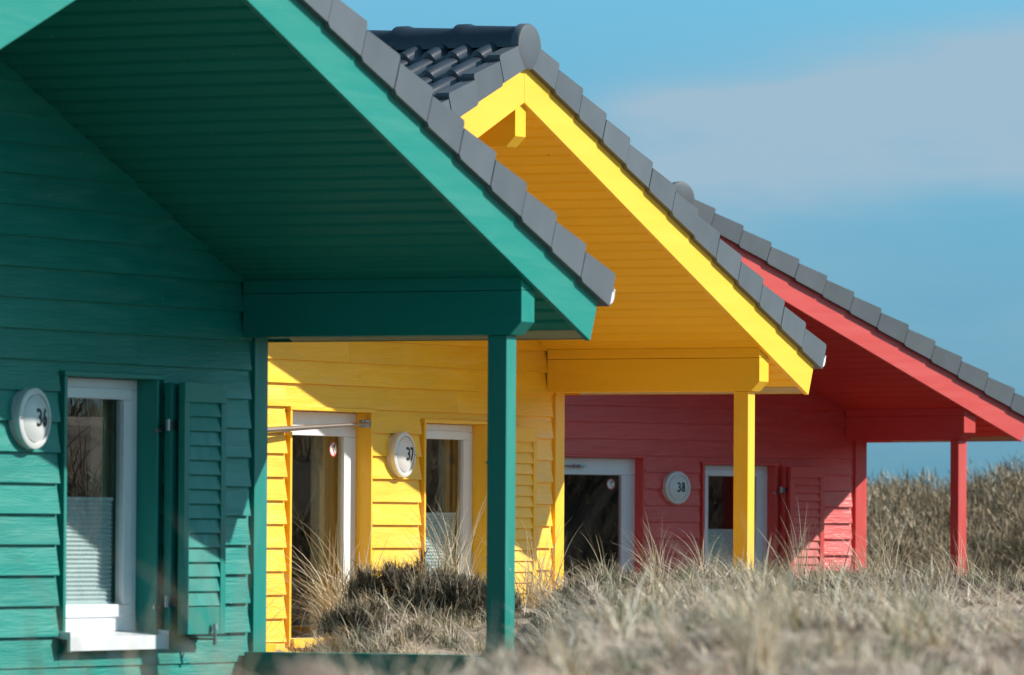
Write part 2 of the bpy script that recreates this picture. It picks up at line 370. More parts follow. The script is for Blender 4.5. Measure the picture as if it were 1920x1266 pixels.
def ridge():
    mb = MB(); L = .61; y = YB + .03; c0 = []
    def prof(k, yy):
        r = []
        for i in range(15):
            a = math.pi * i / 14; ca, sa = math.cos(a), math.sin(a)
            r.append((XA + .215 * k * (abs(ca) ** .8) * (1 if ca > 0 else -1), yy, ZA + .475 + .195 * k * sa))
        for i in range(15):
            a = math.pi * (14 - i) / 14; ca, sa = math.cos(a), math.sin(a)
            r.append((XA + .19 * k * (abs(ca) ** .8) * (1 if ca > 0 else -1), yy, ZA + .47 + .172 * k * sa))
        return r
    while y > -8.9:
        mb.rings([prof(1.0, y), prof(1.0, y - L * .2), prof(1.09, y - L * .86), prof(1.17, y - L * .93), prof(1.17, y - L - .04)], True, True)
        y -= L
    return mb
def ridge_end():
    mb = MB()
    pts = []
    for i in range(17):
        a = math.pi * i / 16; ca, sa = math.cos(a), math.sin(a)
        pts.append((XA + .225 * (abs(ca) ** .9) * (1 if ca > 0 else -1), ZA + .475 + .215 * sa))
    pts += [(XA - .195, ZA + .41), (XA - .10, ZA + .295), (XA - .03, ZA + .28), (XA + .03, ZA + .28), (XA + .10, ZA + .295), (XA + .195, ZA + .41)]
    cx, cz = XA, ZA + .49
    rs = []
    for k, y in ((1, YB - .02), (1, YB + .035), (.95, YB + .05), (.8, YB + .056)):
        rs.append([(cx + (x - cx) * k, y, cz + (z - cz) * k) for x, z in pts])
    return mb.rings(rs)

def beam_prof(y0, ye, yc, zb, zc, zt):
    return [(y0, zb), (yc, zb), (ye, zc), (ye, zt), (y0, zt)]

def digits_mesh(txt):
    cu = bpy.data.curves.new('t', 'FONT'); cu.body = txt; cu.align_x = 'CENTER'; cu.align_y = 'CENTER'; cu.size = .166; cu.offset = .0040; cu.extrude = .0; cu.resolution_u = 6
    cu.space_character = 1.08
    o = bpy.data.objects.new('t', cu); col.objects.link(o)
    dg = bpy.context.evaluated_depsgraph_get(); me = bpy.data.meshes.new_from_object(o.evaluated_get(dg))
    bpy.data.objects.remove(o); bpy.data.curves.remove(cu)
    return me
def text_on_dome(txt, cx, cz, dome, parent):
    import bmesh
    me = digits_mesh(txt); bm = bmesh.new(); bm.from_mesh(me)
    for _ in range(2): bmesh.ops.subdivide_edges(bm, edges=[e for e in bm.edges if e.calc_length() > .02], cuts=1)
    ext = bmesh.ops.extrude_face_region(bm, geom=bm.faces[:]); top = {v for v in ext['geom'] if isinstance(v, bmesh.types.BMVert)}
    for v in bm.verts:
        x = v.co.x * .80; z = v.co.y; up = v in top
        y = dome(math.hypot(x, z)) + (.0035 if up else -.004)
        v.co = (cx + x - XA, -y, cz + z - FLOOR)
    bmesh.ops.recalc_face_normals(bm, faces=bm.faces); bm.to_mesh(me); bm.free()
    me.name = 'house_number'; me.materials.append(M['ink'])
    o = bpy.data.objects.new('house_number', me); col.objects.link(o); o.parent = parent
    return o

def number_lamp(txt, root):
    cx, cz = -2.9115, -.6312; r = .208
    def ring(rr, y): return [(cx + rr * math.cos(a), y, cz + rr * math.sin(a)) for a in [i * 2 * math.pi / 56 for i in range(56)]]
    b = MB().rings([ring(r * .95, .004), ring(r, .012), ring(r, .044), ring(r * .965, .046), ring(r * .965, .051), ring(r, .053), ring(r, .084), ring(r * .985, .092), ring(r * .94, .098), ring(r * .81, .103), ring(r * .795, .090), ring(r * .76, .090)], True, False)
    lamp = b.build('number_lamp', M['lampwhite'], root, smooth=35)
    ri = r * .76
    dome = lambda q: .099 + .045 * (1 - (q / ri) ** 2)
    d = MB().rings([ring(ri * k, dome(ri * k)) for k in (1, .96, .88, .76, .6, .42, .22, .05)], False, True)
    d.build('diffuser', M['lampwhite'], lamp, smooth=60)
    text_on_dome(txt, cx + .012, cz, dome, lamp)
    for sx in (-1, 1):
        MB().tube((cx + sx * r * .88, .09, cz), (cx + sx * r * .88, .106, cz), .006).build('screw', M['steel'], lamp, smooth=40)
    return lamp

def surround(x0, x1, z0, z1, k, root, name, sill=True):
    s = MB()
    s.box(x0, x0 + .038, -.15, .046, z0, z1 - .034)
    s.box(x1 - .028, x1, -.15, .043, z0, z1 - .034)
    s.box(x0 - .012, x1 + .045, -.15, .056, z1 - .032, z1)
    return s.build(name, M[k + 'Z'], root, bevel=.004)

def window(k, root):
    x0, x1, z0, z1 = WIN
    fr = surround(x0, x1, z0, z1, k, root, 'window')
    a, b, c, d = x0 + .038, x1 - .028, z0 + .046, z1 - .036
    f = MB(); w_ = .085
    f.box(a, b, -.18, -.118, d - .068, d).box(a, b, -.18, -.118, c, c + .105).box(a, a + w_, -.18, -.118, c + .107, d - .070).box(b - w_, b, -.18, -.118, c + .107, d - .070)
    f.build('window_frame', M['white'], fr, bevel=.006)
    a2, b2, c2, d2 = a + .075, b - .095, c + .098, d - .062
    sa = MB(); q = .108
    sa.box(a2, b2, -.17, -.100, d2 - .078, d2).box(a2, b2, -.17, -.100, c2, c2 + .088).box(a2, a2 + q, -.17, -.1005, c2 + .0885, d2 - .0785).box(b2 - q, b2, -.17, -.1005, c2 + .0885, d2 - .0785)
    sa.build('sash', M['white'], fr, bevel=.008)
    MB().box(a2 + q - .01, b2 - q + .01, -.140, -.134, c2 + .08, d2 - .07).build('pane', M['glass'], fr)
    # pleated blind over the lower half
    bl = MB(); zt = -1.175; zb = c2 + .10; n = 46; pts = []
    for i in range(n + 1):
        z = zt + (zb - zt) * i / n
        pts.append((-.165 - (.015 if i % 2 else 0), z))
    pts2 = [(y - .003, z) for y, z in pts]
    bl.prism(pts + pts2[::-1], 'x', a2 + q + .0, b2 - q - .045)
    bl.box(a2 + q, b2 - q - .045, -.195, -.160, zt, zt + .022).box(a2 + q, b2 - q - .045, -.195, -.160, zb - .024, zb)
    bl.build('blind', M['blind'], fr)
    curtain(b2 - q + .22, .27, z0, z1, fr)
    # sloping sill with upturned ends
    s = MB().prism([(-.16, z0 + .048), (.115, z0 + .018), (.115, z0 - .078), (.105, z0 - .078), (.105, z0 + .004), (-.16, z0 + .030)], 'x', x0 - .02, x1 + .012)
    for xx in (x0 - .028, x1 + .013): s.prism([(-.02, z0 + .062), (.121, z0 + .048), (.121, z0 - .084), (.095, z0 - .084), (.095, z0 + .0), (-.02, z0 + .01)], 'x', xx, xx + .010)
    s.build('sill', M['white'], fr, bevel=.002)
def curtain(xr, wd, z0, z1, parent):
    n = 24; pts = [(xr - wd * i / n, -.30 - .035 * math.sin(i * 1.35) - .01 * math.sin(i * .6)) for i in range(n + 1)]
    MB().prism(pts + [(x, y - .006) for x, y in pts[::-1]], 'z', z0 + .02, z1 - .02).build('curtain', M['curtain'], parent, smooth=80)

def door(k, root, stay):
    x0, x1, z0, z1 = DOOR
    dr = surround(x0, x1, z0, z1, k, root, 'door')
    a, b, c, d = x0 + .038, x1 - .028, z0 + .03, z1 - .036
    q = .225; l = MB()
    l.box(a, b, -.18, -.112, d - .215, d).box(a, b, -.18, -.112, c, c + .045).box(a, a + q, -.18, -.1125, c + .0455, d - .2155).box(b - q, b, -.18, -.1125, c + .1005, d - .2155)
    l.build('door_leaf', M['white'], dr, bevel=.008)
    MB().box(a + q - .01, b - q + .01, -.150, -.143, c + .04, d - .205).build('pane', M['glass'], dr)
    MB().box(a, b, -.16, .075, z0 - .005, z0 + .074).build('threshold', M[k + 'Z'], dr)
    # handle
    h = MB().box(b - .105, b - .070, -.112, -.100, -1.98, -1.70).tube((b - .088, -.105, -1.88), (b - .088, -.045, -1.88), .012).tube((b - .088, -.045, -1.88), (b - .22, -.043, -1.88), .012)
    h.build('door_handle', M['steel'], dr, smooth=40)
    # round warning sticker
    sx, sz, r = b - q - .155, d - .215 - .115, .068
    def disc(r0, y, r1=0):
        m_ = MB(); pts = [(sx + r0 * math.cos(i * math.pi / 16), sz + r0 * math.sin(i * math.pi / 16)) for i in range(32)]
        return m_.prism(pts, 'y', y, y - .0015)
    st = disc(r, -.1400).build('sticker', M['stwhite'], dr)
    rg = MB(); ro = [(sx + r * 1.0 * math.cos(i * math.pi / 16), -.1385, sz + r * math.sin(i * math.pi / 16)) for i in range(32)]
    ri = [(sx + r * .84 * math.cos(i * math.pi / 16), -.1385, sz + r * .84 * math.sin(i * math.pi / 16)) for i in range(32)]
    rg.add(ro + ri, [(i, (i + 1) % 32, 32 + (i + 1) % 32, 32 + i) for i in range(32)])
    ux, uz = math.cos(R(-62)), math.sin(R(-62))
    bar = [(sx + ux * s * r * .86 - uz * e * .0045, sz + uz * s * r * .86 + ux * e * .0045) for s, e in ((-1, -1), (1, -1), (1, 1), (-1, 1))]
    rg.prism(bar, 'y', -.1378, -.1386); rg.build('sticker_ring', M['stred'], st)
    gl = MB().prism([(sx + .002, sz + .012), (sx + .03, sz + .018), (sx + .034, sz + .042), (sx + .012, sz + .046)], 'y', -.1380, -.1392)
    gl.build('sticker_symbol', M['ink'], st)
    curtain(b - q + .22, .42, z0, z1, dr) if k != 'red' else None
    # metal door stay
    s = MB()
    if stay == 'long':
        p0 = Vector((b - .02, .03, z1 - .130)); p1 = Vector((-6.1, .22, z1 - .245))
        s.tube(p0, p1, .013, .030, 8).box(b - .10, b + .008, -.03, .035, z1 - .165, z1 - .098).tube((b - .16, .035, z1 - .10), (b - .16, .035, z1 - .17), .009)
        s.box(-6.1, x0 - .03, .03, .060, z1 - .235, z1 - .205)
    else:
        s.tube((-4.35, -.06, z1 - .145), (-6.0, .03, z1 - .14), .012, .012, 8).box(-4.42, -4.30, -.112, -.05, z1 - .165, z1 - .125).tube((-4.5, -.07, z1 - .115), (-4.5, -.07, z1 - .175), .010)
    s.build('door_stay', M['steel'], dr, smooth=40)

def shutter(k, root):
    z0, z1 = -2.105, -.345; xa, xb = -1.0988, -.5131
    m = MB(); y0, y1 = .150, .200; sw = .072
    m.box(xa, xa + sw, y0, y1, z0, z1 - .1385).box(xb - sw, xb, y0, y1, z0, z1 - .1385)
    m.box(xa, xb, y0, y1 + .003, z1 - .138, z1).box(xa + sw + .001, xb - sw - .001, y0, y1 - .002, z0, z0 + .19)
    n = 14; zz0, zz1 = z0 + .192, z1 - .139; st = (zz1 - zz0) / n
    for i in range(n):
        a = zz0 + st * i
        m.prism([(y1 - .034, a + st * 1.0), (y1 - .024, a + st * 1.05), (y1 - .001, a + .008), (y1 - .010, a + .001)], 'x', xa + sw + .001, xb - sw - .001)
    sh = m.build('shutter', M[k + 'Z'], root, bevel=.003)
    r = MB(); r.box(xa - .030, xa + .045, .050, .110, z0, z1 - .005).box(xa + .05, xb - .02, .055, .100, z0, z1 - .005)
    r.build('folded_leaf', M[k + 'Z'], sh, bevel=.004)
    for z in (-.645, -1.875):
        h = MB(); h.box(xa - .075, xa + .03, .112, .124, z - .03, z + .03).tube((xa - .085, .112, z - .04), (xa - .085, .112, z + .04), .018).box(xa - .17, xa - .085, .05, .065, z - .05, z - .028)
        h.build('hinge', M['steel'], sh, smooth=40)
    l = MB().tube((xb - .19, .02, z0 - .035), (xb - .19, .225, z0 - .035), .008).tube((xb - .19, .225, z0 - .075), (xb - .19, .225, z0 + .05), .014, .011)
    l.tube((xb - .19, .225, z0 + .035), (xb - .19, .225, z0 + .075), .020, .014)
    l.build('shutter_catch', M['steel'], sh, smooth=50)

def house(k, num, a, loc, label, stay='long'):
    root = bpy.data.objects.new('holiday_house', None); col.objects.link(root)
    a = R(a); D = Vector((math.cos(a), math.sin(a), 0))
    root.location = Vector(loc) + D * XA + Vector((0, 0, FLOOR)); root.rotation_euler = (0, 0, a)
    root['label'] = label; root['category'] = 'house'; root['group'] = 'gabled wooden holiday houses in a row'
    X, Yw, Z = M[k + 'X'], M[k + 'Y'], M[k + 'Z']
    wall = wall_boards().build('wall', X, root)
    # plain sheathing behind the boards, with the two openings, plus side and back walls
    b = MB(); y0, y1 = -.16, -.006; xl, xr = 2 * XA - .34, .34; zb = -2.42
    (wa, wb, wc, wd), (da, db, dc, dd) = WIN, DOOR
    b.box(xl, da, y0, y1, zb, -.2).box(db, wa, y0, y1, zb, -.2).box(wb, xr, y0, y1, zb, -.2)
    b.box(da, db, y0, y1, dd, -.2).box(da, db, y0, y1, zb, dc).box(wa, wb, y0, y1, wd, -.2).box(wa, wb, y0, y1, zb, wc)
    e = .14
    b.prism([(xl, -.2), (xr, -.2), (xr, S(xr) + e), (XA, ZA + e), (xl, S(xl) + e)], 'y', y0, y1)
    b.prism([(xl, -2.42), (xr, -2.42), (xr, S(xr) + e), (XA, ZA + e), (xl, S(xl) + e)], 'y', -8.2, -8.35)
    b.build('sheathing', Z, wall)
    sb = MB()
    for kk in range(-11, 2):
        z0 = B0 + BS * kk; z1 = min(z0 + BS, S(.37) + .1)
        for sx, xx in ((1, .345), (-1, 2 * XA - .345)):
            sb.add([(xx + sx * .03, -.03, z0), (xx + sx * .03, -8.33, z0), (xx, -8.33, z1), (xx, -.03, z1), (xx - sx * .02, -.03, z0), (xx - sx * .02, -8.33, z0), (xx - sx * .02, -8.33, z1), (xx - sx * .02, -.03, z1)],
                   [(0, 1, 2, 3), (4, 7, 6, 5), (0, 4, 5, 1), (2, 6, 7, 3), (0, 3, 7, 4), (1, 5, 6, 2)])
    sb.build('side_boards', Yw, wall)['kind'] = 'stuff'
    sb = MB().box(xl + .02, xr - .02, -8.2, -.17, -2.42, -2.36).box(xl + .15, xr - .15, -3.2, -3.1, -2.35, .8).box(xl + .02, xr - .02, -8.19, -.165, .82, .9)
    sb.build('room', M['inside'], wall)
    for m in (False, True):
        c = MB().box(.185, .372, -.10, .030, -2.42, .006)
        c.box(.345, .388, -.16, .022, -2.42, .006)
        (c.mirror() if m else c).build('corner_trim', Z, root, bevel=.004)
        p = MB().box(.022, .172, 1.991, 2.141, -2.55, -.001)
        (p.mirror() if m else p).build('post', Z, root, bevel=.006)
        # eave beam, with its packing timber cut to the roof slope
        bm_ = MB().prism(beam_prof(.0315, 2.268, 2.181, 0, .091, .3095), 'x', 0, BW)
        o = (bm_.mirror() if m else bm_).build('beam', Yw, root, bevel=.004)
        zs = lambda q: S(q) + .017
        pk = MB().prism([(.001, .313), (BW - .001, .313), (BW - .001, zs(BW)), (.03, zs(.03)), (.001, zs(.001))], 'y', .0315, 2.267)
        (pk.mirror() if m else pk).build('packing_timber', Yw, o, bevel=.003)
        gb = MB().box(.0, .17, .06, 1.985, -2.62, -2.24)
        (gb.mirror() if m else gb).build('ground_beam', Yw, root, bevel=.006)
        ft = MB().box(-.62, .185, 2.145, 2.29, -2.75, -2.245)
        (ft.mirror() if m else ft).build('porch_step', X, root, bevel=.006)
    # ridge beam
    MB().prism([(y, z + ZA) for y, z in [(.0315, -.385), (2.19, -.385), (2.28, -.295), (2.28, .0)]] + [(.0315, ZA)], 'x', XA - BW / 2, XA + BW / 2).build('ridge_beam', Yw, root, bevel=.004)
    for s in (1, -1):
        soffit(s, .009 if k == 'yellow' else .014).build('soffit', Yw, root)
        # bargeboard, square cut at the eave and mitred at the ridge
        h = .345; c = math.cos(math.atan(T)); hp = h * c
        tip = (W, S(W)); topc = (W + hp * T * c, S(W) + hp * c)
        bb = MB().prism([(XA + .001, ZA), tip, topc, (XA + .001, ZA + h)], 'y', YB, YB - .042)
        (bb if s > 0 else bb.mirror()).build('bargeboard', M[k + 'B'], root, bevel=.003)
        fa = MB().prism([(W - .004, S(W) + .01), (W + .018, S(W) + .012), (W + .105, S(W) + .27), (W + .08, S(W) + .27)], 'y', YB - .046, -8.6)
        (fa if s > 0 else fa.mirror()).build('fascia', Yw, root)
        vs = MB().prism([(W - .135, S(W - .135) + .012), (W - .02, S(W - .02) + .008), (W - .02, S(W - .02) + .018), (W - .135, S(W - .135) + .0195)], 'y', YB - .05, -.1)
        (vs if s > 0 else vs.mirror()).build('vent_strip', M['pine'], root)
        # roof
        rf = slope_tiles(s).build('roof', M['glaze'], root, smooth=50)
        verge(s).build('verge_tiles', M['tile'], rf, smooth=30)
        u = MB().prism([(XA, ZA + .09), (W - .01, S(W) + .09), (W + .1, S(W + .1) + .30), (W + .17, S(W + .17) + .33), (W + .17, S(W + .17) + .46), (XA, ZA + .49)], 'y', YB - .047, -8.75)
        (u if s > 0 else u.mirror()).build('roof_deck', M['under'], rf)
        g = MB(); gx, gz, gr = W + .350, S(W + .2) + .445, .070
        pr = [(gx + gr * math.cos(t), gz + gr * 1.25 * math.sin(t)) for t in [math.pi + math.pi * i / 12 for i in range(13)]]
        pr += [(gx + gr + .012, gz + .004), (gx + gr + .012, gz + .022), (gx + gr - .004, gz + .016)] + [(gx + (gr - .006) * math.cos(t), gz + (gr * 1.25 - .006) * math.sin(t)) for t in [2 * math.pi - math.pi * i / 12 for i in range(13)]]
        g.prism(pr, 'y', YB - .02, -8.8)
        g.prism([(gx + gr * math.cos(t), gz + gr * 1.25 * math.sin(t)) for t in [math.pi + math.pi * i / 12 for i in range(13)]], 'y', YB - .018, YB - .024)
        (g if s > 0 else g.mirror()).build('gutter', M['zinc'], rf, smooth=40)
    ridge().build('ridge_tiles', M['glaze'], root, smooth=40)
    ridge_end().build('ridge_end_cap', M['tile'], root, smooth=40)
    window(k, root); door(k, root, stay); shutter(k, root); number_lamp(num, root)
    return root
def slopewood(name, c):
    """bargeboard paint: grain follows the board closely enough along x"""
    return wood(name, c, 'X', .42, .08, .25)
for k, c in PAINT.items(): M[k + 'B'] = slopewood('painted_barge_' + k, c)

def ray(u, v, d):
    """world point seen at pixel u, v of the 1920 wide picture at distance d"""
    x, y = u - 960, 633 - v; c, s = math.cos(.0057), math.sin(.0057); x, y = c * x - s * y, s * x + c * y
    pi_ = .02944; r = Vector((x, F * math.cos(pi_) - y * math.sin(pi_), F * math.sin(pi_) + y * math.cos(pi_)))
    r = r / r.y * d; r.z += CZ; return r
house('green', '36', 62.5817, ray(447.96, 632.77, 47.1248), 'green wooden house numbered 36, nearest of the row and cut by the left edge')
house('yellow', '37', 62.196, ray(1020.18, 735.6, 62.8002), 'yellow wooden house numbered 37, between the green and the red house')
house('red', '38', 39.3694, ray(1582.02, 827.02, 85.6891), 'red wooden house numbered 38, farthest of the row', 'short')

# ------------------------------------------------------------------ ground
def sstep(a, b, x): t = np.clip((x - a) / (b - a), 0, 1); return t * t * (3 - 2 * t)
_pt = rng.random((64, 64))
def vn(x, y):
    xi = np.floor(x).astype(int); yi = np.floor(y).astype(int); fx = x - xi; fy = y - yi; fx = fx * fx * (3 - 2 * fx); fy = fy * fy * (3 - 2 * fy)
    g = lambda i, j: _pt[i % 64, j % 64]
    return (g(xi, yi) * (1 - fx) + g(xi + 1, yi) * fx) * (1 - fy) + (g(xi, yi + 1) * (1 - fx) + g(xi + 1, yi + 1) * fx) * fy - .5
def hgt(x, y):
    """ground height relative to the lens"""
    x = np.asarray(x, float); y = np.asarray(y, float)
    z = -1.28 + .25 * vn(x * .11 + 9, y * .11) + .10 * vn(x * .5, y * .5)
    s = x / np.maximum(y, 3)
    # near dune: low on the left, higher on the right
    a1 = -.98 + .37 * sstep(-.055, -.028, s) + .21 * sstep(-.014, .010, s) + .03 * sstep(.03, .07, s)
    b1 = sstep(9, 18, y) * (1 - sstep(25, 31, y)) * (1 - sstep(12, 25, np.abs(x)))
    tilt = -.012 * np.clip(21.5 - y, 0, 20)
    z = z * (1 - b1) + (a1 + tilt + .08 * vn(x * 1.7, y * 1.1) + .07 * vn(x * 4.1, y * 3.3) + .04 * vn(x * 9, y * 8)) * b1
    # the same dune runs on to the right, one long slope up to the crest
    ar = np.interp(y, [14, 20, 25, 32, 40, 48, 53, 58, 64], [-1.0, -.64, -.52, -.50, -.52, -.49, -.41, -.52, -1.1])
    br = sstep(-.003, .012, s + .004 * vn(x * .9, y * .3)) * sstep(12, 19, y) * (1 - sstep(58, 64, y)) * (1 - sstep(14, 24, x))
    z = z * (1 - br) + (ar + .14 * vn(x * .8 + 3, y * .35) + .10 * vn(x * 2.1 + 3, y * 1.2) + .07 * vn(x * 5.3, y * 3.8)) * br
    z = z + .62 * np.exp(-((x + .75) ** 2 / 1.0 + (y - 14.5) ** 2 / 2.5))
    # dune between the green and yellow houses
    a2 = -1.10 + .46 * sstep(-.030, -.019, s) + .20 * sstep(-.006, .006, s) + .05 * sstep(.01, .05, s)
    b2 = (1 - br) * sstep(47.5, 52.5, y) * (1 - sstep(55.5, 61, y)) * (1 - sstep(16, 26, np.abs(x)))
    z = z * (1 - b2) + (a2 + .13 * vn(x * .9 + 3, y * .7) + .13 * vn(x * 2.6, y * 2.2) + .07 * vn(x * 6.1, y * 5.2)) * b2
    # bank behind the red house
    b3 = sstep(97, 116, y) * (1 - sstep(140, 175, y))
    z = z * (1 - b3) + (-.52 + .35 * sstep(.052, .085, s) + .5 * vn(x * .3, y * .25)) * b3
    # bank to the right of the houses
    b4 = sstep(13, 21, x) * sstep(30, 45, y) * (1 - sstep(95, 115, y)) * (1 - sstep(34, 60, x))
    z = z * (1 - b4) + (1.15 + .7 * vn(x * .2, y * .2)) * b4
    return z
def axis(segs):
    r = []
    for a, b, n in segs: r += list(np.linspace(a, b, n, endpoint=False))
    return np.array(r + [segs[-1][1]])
xs = axis([(-2500, -300, 8), (-300, -60, 16), (-60, -8, 40), (-8, -3, 40), (-3, 7, 200), (7, 24, 70), (24, 60, 30), (60, 300, 16), (300, 2500, 8)])
ys = axis([(-400, -20, 12), (-20, 9, 20), (9, 34, 170), (34, 47, 30), (47, 62, 130), (62, 135, 100), (135, 300, 24), (300, 4000, 14)])
XX, YY = np.meshgrid(xs, ys); ZZ = hgt(XX, YY) + CZ
far = sstep(200, 900, np.hypot(XX, YY)); ZZ = ZZ * (1 - far) + (-.4 + CZ - 1.2) * far
def np_mesh(name, V, Q, m, smooth=True):
    me = bpy.data.meshes.new(name); me.vertices.add(len(V)); me.vertices.foreach_set('co', V.astype(np.float32).ravel())
    k = Q.shape[1]; me.loops.add(Q.size); me.loops.foreach_set('vertex_index', Q.astype(np.int32).ravel())
    me.polygons.add(len(Q)); me.polygons.foreach_set('loop_start', np.arange(0, Q.size, k, dtype=np.int32))
    me.polygons.foreach_set('use_smooth', np.full(len(Q), smooth)); me.update(calc_edges=True); me.materials.append(m)
    o = bpy.data.objects.new(name, me); col.objects.link(o); return o
nx_, ny_ = len(xs), len(ys)
I = np.arange(nx_ * ny_).reshape(ny_, nx_)
Q = np.stack([I[:-1, :-1], I[:-1, 1:], I[1:, 1:], I[1:, :-1]], -1).reshape(-1, 4)
def sand():
    m, t, p = mat('dune_sand'); L = t.links.new
    co = N(t, 'ShaderNodeTexCoord')
    n1 = N(t, 'ShaderNodeTexNoise'); n1.inputs['Scale'].default_value = 1.1; n1.inputs['Detail'].default_value = 8; n1.inputs['Roughness'].default_value = .65
    n2 = N(t, 'ShaderNodeTexNoise'); n2.inputs['Scale'].default_value = 14; n2.inputs['Detail'].default_value = 6; n2.inputs['Roughness'].default_value = .7
    L(co.outputs['Object'], n1.inputs[0]); L(co.outputs['Object'], n2.inputs[0])
    r1 = N(t, 'ShaderNodeValToRGB'); e = r1.color_ramp.elements; e[0].position = .38; e[0].color = (.26, .19, .145, 1); e[1].position = .60; e[1].color = (.72, .58, .47, 1)
    L(n1.outputs[0], r1.inputs[0])
    r2 = N(t, 'ShaderNodeValToRGB'); e = r2.color_ramp.elements; e[0].position = .35; e[0].color = (.45, .43, .38, 1); e[1].position = .65; e[1].color = (1.15, 1.1, 1.05, 1)
    L(n2.outputs[0], r2.inputs[0])
    mx = N(t, 'ShaderNodeMix', data_type='RGBA', blend_type='MULTIPLY'); mx.inputs[0].default_value = .8; L(r1.outputs[0], mx.inputs[6]); L(r2.outputs[0], mx.inputs[7])
    # dark heath tone off the dunes, added to cut bounce light under the roofs
    sp = N(t, 'ShaderNodeSeparateXYZ'); L(co.outputs['Object'], sp.inputs[0])
    def st_(a, b, v0, v1):
        q = N(t, 'ShaderNodeMapRange'); q.inputs[1].default_value = a; q.inputs[2].default_value = b; q.inputs[3].default_value = v0; q.inputs[4].default_value = v1; L(sp.outputs[1], q.inputs[0]); return q.outputs[0]
    def mu(a, b, op='MULTIPLY'):
        q = N(t, 'ShaderNodeMath', operation=op); L(a, q.inputs[0]); L(b, q.inputs[1]); return q.outputs[0]
    qx = N(t, 'ShaderNodeMapRange'); qx.inputs[1].default_value = -.3; qx.inputs[2].default_value = .3; qx.inputs[3].default_value = 1; qx.inputs[4].default_value = 0; L(sp.outputs[0], qx.inputs[0])
    bounce_mask = mu(mu(st_(9, 12, 0, 1), st_(66, 70, 1, 0)), mu(qx.outputs[0], mu(st_(30, 34, 0, 1), st_(47, 49, 1, 0))), 'SUBTRACT')  # dark patch by the green house, added to keep its soffit dim
    hm = N(t, 'ShaderNodeMix', data_type='RGBA'); L(bounce_mask, hm.inputs[0]); hm.inputs[6].default_value = (.075, .062, .040, 1); L(mx.outputs[2], hm.inputs[7])
    L(hm.outputs[2], p.inputs['Base Color']); p.inputs['Roughness'].default_value = .95
    b = N(t, 'ShaderNodeBump'); b.inputs['Strength'].default_value = .8; b.inputs['Distance'].default_value = .06; L(n2.outputs[0], b.inputs['Height']); L(b.outputs[0], p.inputs['Normal'])
    return m
g = np_mesh('ground', np.stack([XX, YY, ZZ], -1).reshape(-1, 3), Q, sand()); g['kind'] = 'structure'

# ------------------------------------------------------------------ grass
def grass_mat(name, stops, rough=.55, trans=.25):
    m, t, p = mat(name); L = t.links.new; g = N(t, 'ShaderNodeNewGeometry')
    r = N(t, 'ShaderNodeValToRGB'); cr = r.color_ramp; cr.elements[0].position = stops[0][0]; cr.elements[0].color = (*stops[0][1], 1)
    cr.elements[1].position = stops[-1][0]; cr.elements[1].color = (*stops[-1][1], 1)
    for q, c in stops[1:-1]: cr.elements.new(q).color = (*c, 1)
    L(g.outputs['Random Per Island'], r.inputs[0]); L(r.outputs[0], p.inputs['Base Color']); p.inputs['Roughness'].default_value = rough
    p.inputs['Specular IOR Level'].default_value = .3
    o = [n for n in t.nodes if n.type == 'OUTPUT_MATERIAL'][0]
    tr = N(t, 'ShaderNodeBsdfTranslucent'); L(r.outputs[0], tr.inputs[0]); mx = N(t, 'ShaderNodeMixShader'); mx.inputs[0].default_value = trans
    L(p.outputs[0], mx.inputs[1]); L(tr.outputs[0], mx.inputs[2]); L(mx.outputs[0], o.inputs[0])
    return m
GM = grass_mat('marram_blades', [(0, (.16, .15, .07)), (.12, (.30, .27, .14)), (.22, (.54, .42, .26)), (.55, (.74, .60, .42)), (.8, (.84, .73, .56)), (1, (.90, .84, .72))])
LM = grass_mat('dry_litter', [(0, (.13, .095, .07)), (.25, (.38, .28, .20)), (.5, (.64, .50, .38)), (.8, (.78, .66, .53)), (1, (.90, .84, .74))])
DM = grass_mat('dark_scrub', [(0, (.035, .026, .02)), (.5, (.115, .085, .06)), (.8, (.25, .19, .13)), (1, (.6, .5, .36))])
BM_ = grass_mat('bank_scrub', [(0, (.06, .044, .022)), (.35, (.21, .15, .082)), (.7, (.46, .34, .21)), (1, (.84, .70, .50))], trans=.15)
def blades(P, length, width, lean, curl, seg=5, seed=0, wind=(-.3, 0)):
    """P base points (n,3); each blade a tapering ribbon that rises, leans and arches over"""
    r = np.random.default_rng(seed); n = len(P)
    az = r.uniform(0, 2 * np.pi, n); ln = length * r.uniform(.45, 1.15, n); le = (1.12 + .35 * r.normal(0, 1, n)) if lean > 1.1 else np.abs(r.normal(0, 1, n)) * lean; cu = np.abs(r.normal(curl, curl * .6, n))
    wd = width * r.uniform(.6, 1.2, n)
    d = np.stack([np.cos(az) + wind[0], np.sin(az) + wind[1], np.zeros(n)], -1)
    rot = r.uniform(0, np.pi, n); side = np.stack([np.cos(rot), np.sin(rot), np.zeros(n)], -1)
    V = np.zeros((n, seg + 1, 2, 3)); p = P.copy(); ang = le
    for k in range(seg + 1):
        t = k / seg; wk = wd * (1 - t ** 1.6 * .92)
        V[:, k, 0] = p - side * wk[:, None] / 2; V[:, k, 1] = p + side * wk[:, None] / 2
        ang = np.minimum(le + cu * t ** 1.5, 2.7)
        p = p + (ln / seg)[:, None] * (np.sin(ang)[:, None] * d + np.array([0, 0, 1]) * np.cos(ang)[:, None])
    base = (np.arange(n) * (seg + 1) * 2)[:, None, None]; k = np.arange(seg)[None, :, None] * 2
    Q = base + k + np.array([0, 1, 3, 2])[None, None, :]
    return V.reshape(-1, 3), Q.reshape(-1, 4)
def merge(parts):
    o = 0; VV = []; QQ = []
    for v, q in parts: VV.append(v); QQ.append(q + o); o += len(v)
    return np.concatenate(VV), np.concatenate(QQ)
